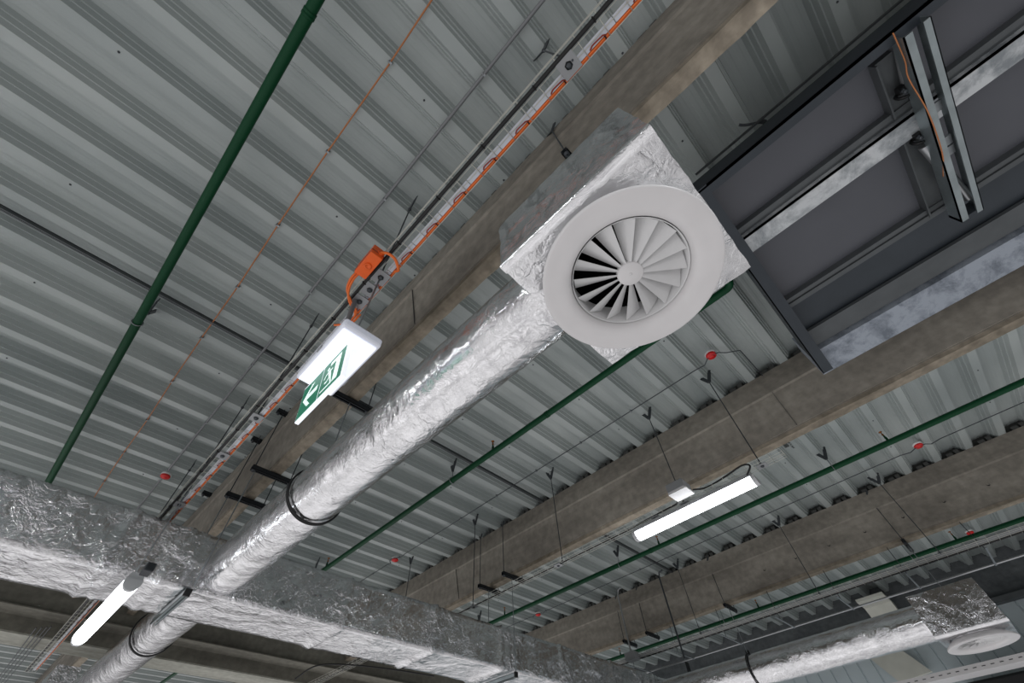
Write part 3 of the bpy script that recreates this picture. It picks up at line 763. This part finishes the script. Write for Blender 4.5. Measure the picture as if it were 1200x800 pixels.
# artwork on both faces; coordinates (s along -Y .. , h) in panel space  width 2 x height 1
ay0, ay1, az0, az1 = by0+.003, by1-.002, zb_+.0012, zt-.0035
def art(side):
    fx = bx+side*(bt+.0003); gx = bx+side*(bt+.0006)
    def pt(s_, h_, x=fx):    # s_: 0 at far (high y) .. 2 at near
        return tilt((x, ay1-(ay1-ay0)*s_/2, az0+(az1-az0)*h_))
    def poly(q, pts, x=gx): q.add([pt(a,b_,x) for a, b_ in pts], [tuple(range(len(pts)))])
    q = MB()
    poly(q, [(0,0),(.97,0),(.97,1),(0,1)], fx); poly(q, [(1.0,0),(2,0),(2,1),(1.0,1)], fx)
    g = q.build('green_field', 'exit_green', bl, fixn=False)
    q = MB()
    # arrow pointing to the low left end
    poly(q, [(.14,.50),(.46,.84),(.60,.84),(.36,.58),(.84,.58),(.84,.42),(.36,.42),(.60,.16),(.46,.16)])
    # door and running figure
    poly(q, [(1.60,.10),(1.82,.10),(1.82,.90),(1.34,.90),(1.34,.78),(1.60,.78)])
    def circ(cx_, cy_, r): poly(q, [(cx_+r*math.cos(k*PI/6), cy_+r*math.sin(k*PI/6)) for k in range(12)])
    def limb(a, b_, w):
        d = Vector((b_[0]-a[0], b_[1]-a[1])); n_ = Vector((-d.y, d.x)).normalized()*w/2
        poly(q, [(a[0]+n_.x,a[1]+n_.y),(b_[0]+n_.x,b_[1]+n_.y),(b_[0]-n_.x,b_[1]-n_.y),(a[0]-n_.x,a[1]-n_.y)])
    circ(1.28,.72,.055)
    limb((1.34,.64),(1.44,.40),.11); limb((1.34,.62),(1.20,.56),.05); limb((1.20,.56),(1.16,.46),.05); limb((1.38,.60),(1.50,.62),.05)
    limb((1.43,.42),(1.32,.30),.06); limb((1.32,.30),(1.22,.32),.06); limb((1.44,.42),(1.50,.24),.065); limb((1.50,.24),(1.56,.10),.06)
    poly(q, [(1.08,.10),(1.56,.10),(1.56,.15),(1.08,.15)])
    q.build('white_pictogram', 'exit_white', g, fixn=False)
art(-1); art(1)
# suspension of the sign
q = MB(); q.tube([(.0975,.378,TZ-.004),(.0975,.381,ez+.016)], .0016, 8); q.build('right_rod', 'zinc', t)
q = MB(); q.tube([(.090,.440,TZ-.004),(.0905,.428,.56),(.092,.412,ez+.016)], .0042, 12); q.build('grey_conduit_drop', 'conduit', t)

# ------------------------------------------------------------------ strip lamps
def lamp(x, y0, y1, z, label, rods=(), zr=.63, w=.0185):
    t = empty('strip_lamp', (x,(y0+y1)/2,z), label, 'lamp', 'lit fluorescent strip lamps')
    q = MB(); q.prism_y([(x-w,z+.012),(x-w*.75,z+.024),(x+w*.75,z+.024),(x+w,z+.012)], y0, y1); q.build('lamp_body', 'housing', t)
    pr = [(x-w,z+.012),(x-w*.96,z+.004),(x-w*.7,z-.004),(x-w*.3,z-.008),(x+w*.3,z-.008),(x+w*.7,z-.004),(x+w*.96,z+.004),(x+w,z+.012)]
    q = MB(); q.prism_y(pr, y0+.004, y1-.004); q.build('lens', 'lamp', t, bevel=.002)
    for ye, s_ in ((y0,-1),(y1,1)):
        q = MB(); q.prism_y([(x+(a_-x)*1.03, b_-.0006) for a_, b_ in pr], min(ye-s_*.004,ye+s_*.006), max(ye-s_*.004,ye+s_*.006)); q.build('end_cap', 'housing', t)
    for yr in rods:
        q = MB(); q.tube([(x-.0,yr,z+.022),(x,yr,zr)], .0013, 6); q.build('suspension_rod', 'zinc', t)
        q = MB(); q.box(x-.012,x+.012,yr-.008,yr+.008,z+.022,z+.027); q.build('mount_clip', 'zinc', t)
    return t
lamp(1.153,.198,.578,.612, 'long lit strip lamp under the middle wire tray at the right', (.29,.49), .645)
lamp(.0900,1.105,1.465,.377, 'lit strip lamp at the lower left, partly in front of the rectangular duct', (1.18,), .63, .0145)
lp = [o for o in bpy.data.objects if o.name == 'strip_lamp.001'][0]
q = MB(); q.tube([(.09,1.40,.399),(.09,1.40,.456)], .0013, 6); q.build('suspension_rod', 'zinc', lp)
t = empty('connection_box', (1.088,.384,.65), 'square grey connection box beside the right strip lamp', 'connection box')
q = MB(); q.box(1.062,1.112,.352,.404,.640,.665); q.build('box_body', 'label_grey', t, bevel=.002)
q = MB(); q.box(1.066,1.116,.350,.406,.636,.641); q.build('box_lid', 'white_dim', t, bevel=.001)
cable('black_cable', bez([(1.128,.205,.625),(1.120,.185,.640),(1.128,.205,.655),(1.135,.26,.652),(1.138,.32,.650),(1.118,.352,.650)]), .0024, 'cable_black', 'black cable looping from the right end of the strip lamp to the connection box')
cable('black_cable', bez([(1.110,.400,.645),(1.128,.415,.640),(1.140,.45,.646),(1.150,.55,.648),(1.153,.62,.648)]), .0024, 'cable_black', 'short black cable leaving the connection box to the left')
t = empty('connection_box', (.120,1.06,.40), 'dark connection box at the upper end of the left strip lamp', 'connection box')
q = MB(); q.box(.088,.104,1.040,1.072,.385,.400); q.build('box_body', 'channel', t, bevel=.002)

# ------------------------------------------------------------------ steel unit frame at the upper right
F = .80
t = empty('equipment_frame', (.82,-.6,F), 'dark steel equipment frame with grey panels at the upper right', 'steel frame')
def fx(r): return r*F
YF, YB = -.124*F, -1.35
q = MB(); q.box(fx(.575),fx(1.447),YF-.026,YF,F,F+.006); q.box(fx(.575),fx(1.447),YF-.002,YF,F,F+.060); q.build('front_channel', 'frame_dark', t)
q = MB(); q.box(fx(.578),fx(.604),YB,YF-.026,F,F+.005); q.box(fx(.578),fx(.583),YB,YF,F,F+.040); q.build('left_channel', 'frame_dark', t)
q = MB(); q.prism_y([(fx(1.362),F+.022),(fx(1.448),F+.000),(fx(1.452),F+.000),(fx(1.452),F+.10),(fx(1.362),F+.10)], YB, YF+.0005); q.build('right_channel', 'galv', t)
zp = F+.045
def at(r, z_=zp): return r*z_
q = MB(); q.box(at(.575),at(.745),YB,YF-.004,zp,zp+.01); q.build('floor_panel', 'panel', t)
q = MB(); q.box(at(.825),at(1.058),YB,YF-.004,zp,zp+.01); q.build('floor_panel', 'panel', t)
z1 = F+.03
q = MB(); q.box(at(.742,z1),at(.757,z1),YB,YF-.004,z1,z1+.02); q.box(at(.757,z1),at(.772,z1),YB,YF-.004,z1+.006,z1+.02); q.build('panel_rail', 'rail', t)
q = MB(); q.box(at(.778,z1-.01),at(.832,z1-.01),YB,YF-.004,z1-.01,z1-.004); q.box(at(.778,z1-.01),at(.781,z1-.01),YB,YF-.004,z1-.01,z1+.03); q.build('white_flange', 'galv_white', t)
q = MB(); q.box(at(1.055,z1),at(1.070,z1),YB,YF-.004,z1,z1+.02); q.box(at(1.072,z1),at(1.088,z1),YB,YF-.004,z1-.003,z1+.02); q.build('panel_rail', 'rail', t)
q = MB(); q.box(at(1.088,z1),at(1.230,z1),YB,YF-.004,z1+.012,z1+.02); q.build('deep_panel', 'frame_dark', t)
q = MB(); q.box(at(1.222,z1),at(1.300,z1),YB,YF-.004,z1,z1+.008); q.build('lit_flange', 'rail', t)
q = MB(); q.box(at(1.300,z1),at(1.41,z1),YB,YF-.004,z1+.012,z1+.02); q.build('deep_panel', 'frame_dark', t)
# cross channels above panels
for xa, xb in ((.605,.742),(.808,1.06)):
    q = MB(); q.box(at(xa),at(xb),-.575*F-.012,-.575*F+.018,zp-.012,zp); q.box(at(xa),at(xb),-.575*F+.018,-.575*F+.021,zp-.02,zp); q.build('cross_channel', 'rail', t)
# hanging double channel across the unit, with cable, tube and clamps
t = empty('cross_strut', (.69,-.48,F-.03), 'double bright steel channel strut with an orange cable crossing the equipment frame', 'strut')
zs = F-.02
q = MB(); q.box(.607*zs,1.165*zs,-.606*zs,-.590*zs,zs,zs+.003); q.box(.607*zs,1.165*zs,-.592*zs,-.590*zs,zs,zs+.03); q.build('channel_leg', 'rail_bright', t)
q = MB(); q.box(.607*zs,1.165*zs,-.640*zs,-.626*zs,zs,zs+.003); q.box(.607*zs,1.165*zs,-.640*zs,-.638*zs,zs,zs+.03); q.build('channel_leg', 'rail_bright', t)
q = MB(); q.box(1.155*zs,1.166*zs,-.640*zs,-.590*zs,zs+.001,zs+.03); q.build('end_plate', 'frame_dark', t)
for xr in (.80,.90,.93):
    q = MB(); q.box(xr*zs,(xr+.025)*zs,-.626*zs,-.606*zs,zs+.010,zs+.014); q.build('spacer_plate', 'zinc', t)
cable('orange_cable', bez([(.59*zs,-.585*zs,zs+.012),(.66*zs,-.588*zs,zs+.010),(.70*zs,-.582*zs,zs+.006),(.80*zs,-.590*zs,zs-.002),(.92*zs,-.592*zs,zs-.002),(1.0*zs,-.590*zs,zs+.01)]), .0011, 'orange_wire', 'orange-brown cable running along the bright channel strut of the equipment frame')
t = empty('steel_tube', (.80,-.49,F+.01), 'short silver tube lying between the legs of the channel strut', 'tube')
q = MB(); q.tube([(.885*F,-.575*F,F+.015),(1.10*F,-.618*F,F+.002)], .0085, 16); q.build('tube_body', 'tube', t); 
t = empty('steel_tube', (.60,-.47,F+.02), 'short grey tube behind the upper clamp of the channel strut', 'tube')
q = MB(); q.tube([(.64*F,-.60*F,F+.03),(.74*F,-.585*F,F+.02)], .0080, 16); q.build('tube_body', 'conduit', t)
for r, w in ((.735,'upper'), (.868,'lower')):
    t = empty('pipe_clamp', (r*F,-.57*F,F+.01), '%s black pipe clamp beside the bright channel strut' % w, 'clamp')
    c = Vector((r*F,-.572*F,F+.018))
    q = MB(); q.torus(c, .010, .003, (1,.2,0), 16, 6); q.box(c.x-.018,c.x-.006,c.y-.006,c.y+.006,c.z-.006,c.z+.006); q.build('clamp_body', 'rubber', t)
    q = MB(); q.bar(c+Vector((-.016,.004,-.008)), c+Vector((.016,-.012,-.010)), .006, .003); q.lathe([(0,-.004),(.004,-.004),(.004,.004),(0,.004)], c+Vector((-.010,0,-.008)), n=6); q.build('clamp_bolt', 'zinc_dark', t)
# small dark wing bracket on the deck edge left of the frame
t = empty('wing_bracket', (.52,-.29,.95), 'small dark bracket with curved arms beside the equipment frame', 'bracket')
q = MB(); q.tube(bez([(.488,-.262,.955),(.497,-.272,.950),(.510,-.292,.945),(.520,-.300,.945)]), .0028, 8); q.tube(bez([(.512,-.306,.957),(.517,-.300,.948),(.528,-.300,.944),(.541,-.310,.944)]), .0028, 8); q.lathe([(0,-.006),(.005,-.006),(.005,.006),(0,.006)], (.516,-.300,.946), n=6); q.build('bracket_arms', 'zinc_dark', t)
cable('black_cable', bez([(.50,-.66,.985),(.53,-.62,.975),(.545,-.60,.97),(.55,-.575,.97)]), .0020, 'cable_black', 'thin dark cable on the deck at the top right edge')
# thin bright rail left of frame
q = MB(); q.box(.540*.93-.0035,.540*.93,-1.35,-.14,.93,.935); tag(q.build('edge_rail', 'rail'), 'thin pale rail along the deck beside the equipment frame', 'rail')

# ------------------------------------------------------------------ bottom right background
q = MB()
q.add([(3.66,.342,.60),(3.66,.515,.585),(3.66,.60,.735),(3.66,.43,.745)], [(0,1,2,3)]); q.add([(3.69,.342,.60),(3.69,.515,.585),(3.69,.60,.735),(3.69,.43,.745)], [(3,2,1,0)])
q.add([(3.66,.342,.60),(3.66,.515,.585),(3.66,.60,.735),(3.66,.43,.745),(3.69,.342,.60),(3.69,.515,.585),(3.69,.60,.735),(3.69,.43,.745)], [(0,4,5,1),(1,5,6,2),(2,6,7,3),(3,7,4,0)])
tag(q.build('plaster_panel', 'pale'), 'pale panel on the wall below the far round duct at bottom right', 'panel')
t = empty('perforated_channel', (3.3,.3,.525), 'bright perforated steel channel at the bottom right corner', 'channel')
q = MB(); q.box(3.27,3.276,-.8,1.4,.505,.524); q.box(3.27,3.40,-.8,1.4,.501,.505); q.box(3.27,3.40,-.8,1.4,.524,.528); q.build('channel_body', 'white', t)
q = MB(); q.box(3.2690,3.2702,-.3,-.285,.513,.5155); o = q.build('slot', 'channel', t)
for k in range(1, 36):
    c = o.copy(); col.objects.link(c); c.parent = t; c.location = (0, k*.036*S, 0)
q = MB(); q.box(3.46,3.70,-.9,.25,.44,.50); tag(q.build('black_soffit', 'rubber', bevel=.01), 'black boxed housing in the bottom right corner', 'housing')
t = empty('concrete_corbel', (3.5,.4,.9), 'small pale concrete corbel on the wall behind the far foil duct', 'corbel')
q = MB(); q.box(3.45,3.70,.30,.45,.925,.94); q.prism_y([(3.60,.925),(3.70,.925),(3.70,.82)], .30, .45); q.build('corbel_body', 'pale', t)
t = empty('black_hanger_plate', (2.93,1.36,.8), 'wide black strap hanging in front of the wall left of the far duct', 'strap')
q = MB(); q.bar((2.62,1.245,.68),(2.62,1.245,.585),.035,.004,up=(0,1,0)); q.build('plate_body', 'rubber', t)
# foil pieces and cables beyond the girder at the lower left
t = empty('rectangular_duct', (.2,2.3,.5), 'short foil duct piece at the bottom left corner beyond the round duct', 'duct')
q = MB(); grid_face(q, (.14,2.46,.44), (.075,0,0), (0,0,.12), 20, 30, (0,-1,0), .0012, 3, False); grid_face(q, (.14,2.46,.44), (0,0,.12), (0,.4,0), 30, 30, (-1,0,0), .0012, 3, False); grid_face(q, (.14,2.46,.44), (0,.4,0), (.075,0,0), 30, 20, (0,0,-1), .0012, 3, False)
q.build('duct_skin', 'foil_side', t)
for i in range(4):
    x = .012+.012*i
    cable('grey_cable', wob(x, .66+.004*i, 2.5, 4.2, .001, .004, 60+i), .0018, 'zinc_dark', ['thin grey cable strung beyond the girder at the bottom left, outermost', 'thin grey cable beyond the girder, second from the outside', 'thin grey cable beyond the girder, third from the outside', 'thin grey cable beyond the girder, nearest the wire tray'][i])
cable('black_cable', bez([(.69,1.66,.43),(.72,1.60,.455),(.80,1.55,.46),(.95,1.50,.458),(1.1,1.47,.455)]), .0022, 'cable_black', 'black cable drooping below the rectangular duct at the bottom middle')

# ------------------------------------------------------------------ camera
az, pitch, roll, f = 8.43610071e-01, 9.22613300e-01, -7.69919050e-02, 4.79456311e+02
fw = Vector((math.sin(az)*math.cos(pitch), math.cos(az)*math.cos(pitch), math.sin(pitch)))
rt = Vector((math.cos(az), -math.sin(az), 0)); up = rt.cross(fw)
c_, s_ = math.cos(roll), math.sin(roll)
r2 = rt*c_+up*s_; u2 = -rt*s_+up*c_
cam = bpy.data.cameras.new('camera'); co = bpy.data.objects.new('camera', cam); col.objects.link(co)
mw = Matrix((r2, u2, -fw)).transposed().to_4x4(); mw.translation = Vector((0,0,EYE)); co.matrix_world = mw
cam.sensor_width = 36; cam.lens = 36*f/1200; cam.clip_start = .02; cam.clip_end = 200
bpy.context.scene.camera = co

# ------------------------------------------------------------------ light: hall below (bright floor, brighter toward the far side), lamps are emissive
w = bpy.data.worlds.new('hall'); bpy.context.scene.world = w; w.use_nodes = True
nt = w.node_tree; N = nt.nodes; L = nt.links; bg = N['Background']
tc = N.new('ShaderNodeTexCoord'); sx = N.new('ShaderNodeSeparateXYZ'); L.new(tc.outputs['Generated'], sx.inputs[0])
def mth(op, a, b=None):
    n = N.new('ShaderNodeMath'); n.operation = op
    for i, v in enumerate((a, b)):
        if v is None: continue
        if isinstance(v, (int, float)): n.inputs[i].default_value = v
        else: L.new(v, n.inputs[i])
    return n.outputs[0]
down = mth('MAXIMUM', mth('MULTIPLY', sx.outputs['Z'], -1.0), 0.0)
# base level by elevation
mr = N.new('ShaderNodeMapRange'); mr.inputs['From Min'].default_value = 0; mr.inputs['From Max'].default_value = .55; mr.inputs['To Min'].default_value = .09; mr.inputs['To Max'].default_value = .64
L.new(down, mr.inputs['Value'])
side = mth('ADD', mth('MULTIPLY', sx.outputs['Y'], .42), mth('MULTIPLY', sx.outputs['X'], -.28))
fac = mth('MAXIMUM', mth('ADD', side, 1.0), .15)
lvl = mth('MULTIPLY', mr.outputs[0], fac)
wn = N.new('ShaderNodeTexNoise'); wn.inputs['Scale'].default_value = 3.2; wn.inputs['Detail'].default_value = 4
L.new(tc.outputs['Generated'], wn.inputs['Vector'])
wm = N.new('ShaderNodeMapRange'); wm.inputs['From Min'].default_value = .35; wm.inputs['From Max'].default_value = .65; wm.inputs['To Min'].default_value = .62; wm.inputs['To Max'].default_value = 1.38
L.new(wn.outputs['Fac'], wm.inputs['Value']); lvl = mth('MULTIPLY', lvl, wm.outputs[0])
cmb = N.new('ShaderNodeVectorMath'); cmb.operation = 'SCALE'; cmb.inputs[0].default_value = (1.0, .985, 1.0); L.new(lvl, cmb.inputs['Scale'])
L.new(cmb.outputs[0], bg.inputs['Color']); bg.inputs['Strength'].default_value = 1.0

for i, (x, y, zz) in enumerate(((.09,-.80,.61),(-1.0,.30,.61),(-1.0,1.15,.61),(-1.0,-.7,.61),(1.15,-1.3,.61),(-1.9,.6,.61),(.09,-1.8,.61))):  # added area lights out of view, there to make glints in the foil
    la = bpy.data.lights.new('foil_glint_light', 'AREA'); la.shape = 'RECTANGLE'; la.size = .12; la.size_y = 1.2; la.energy = 80; la.color = (.95, .98, 1)
    lo = bpy.data.objects.new('foil_glint_light', la); col.objects.link(lo); lo.location = W((x,y,zz))
sc = bpy.context.scene
sc.view_settings.view_transform = 'Standard'; sc.view_settings.look = 'None'
for o in bpy.data.objects:
    if '_o' in o: del o['_o']
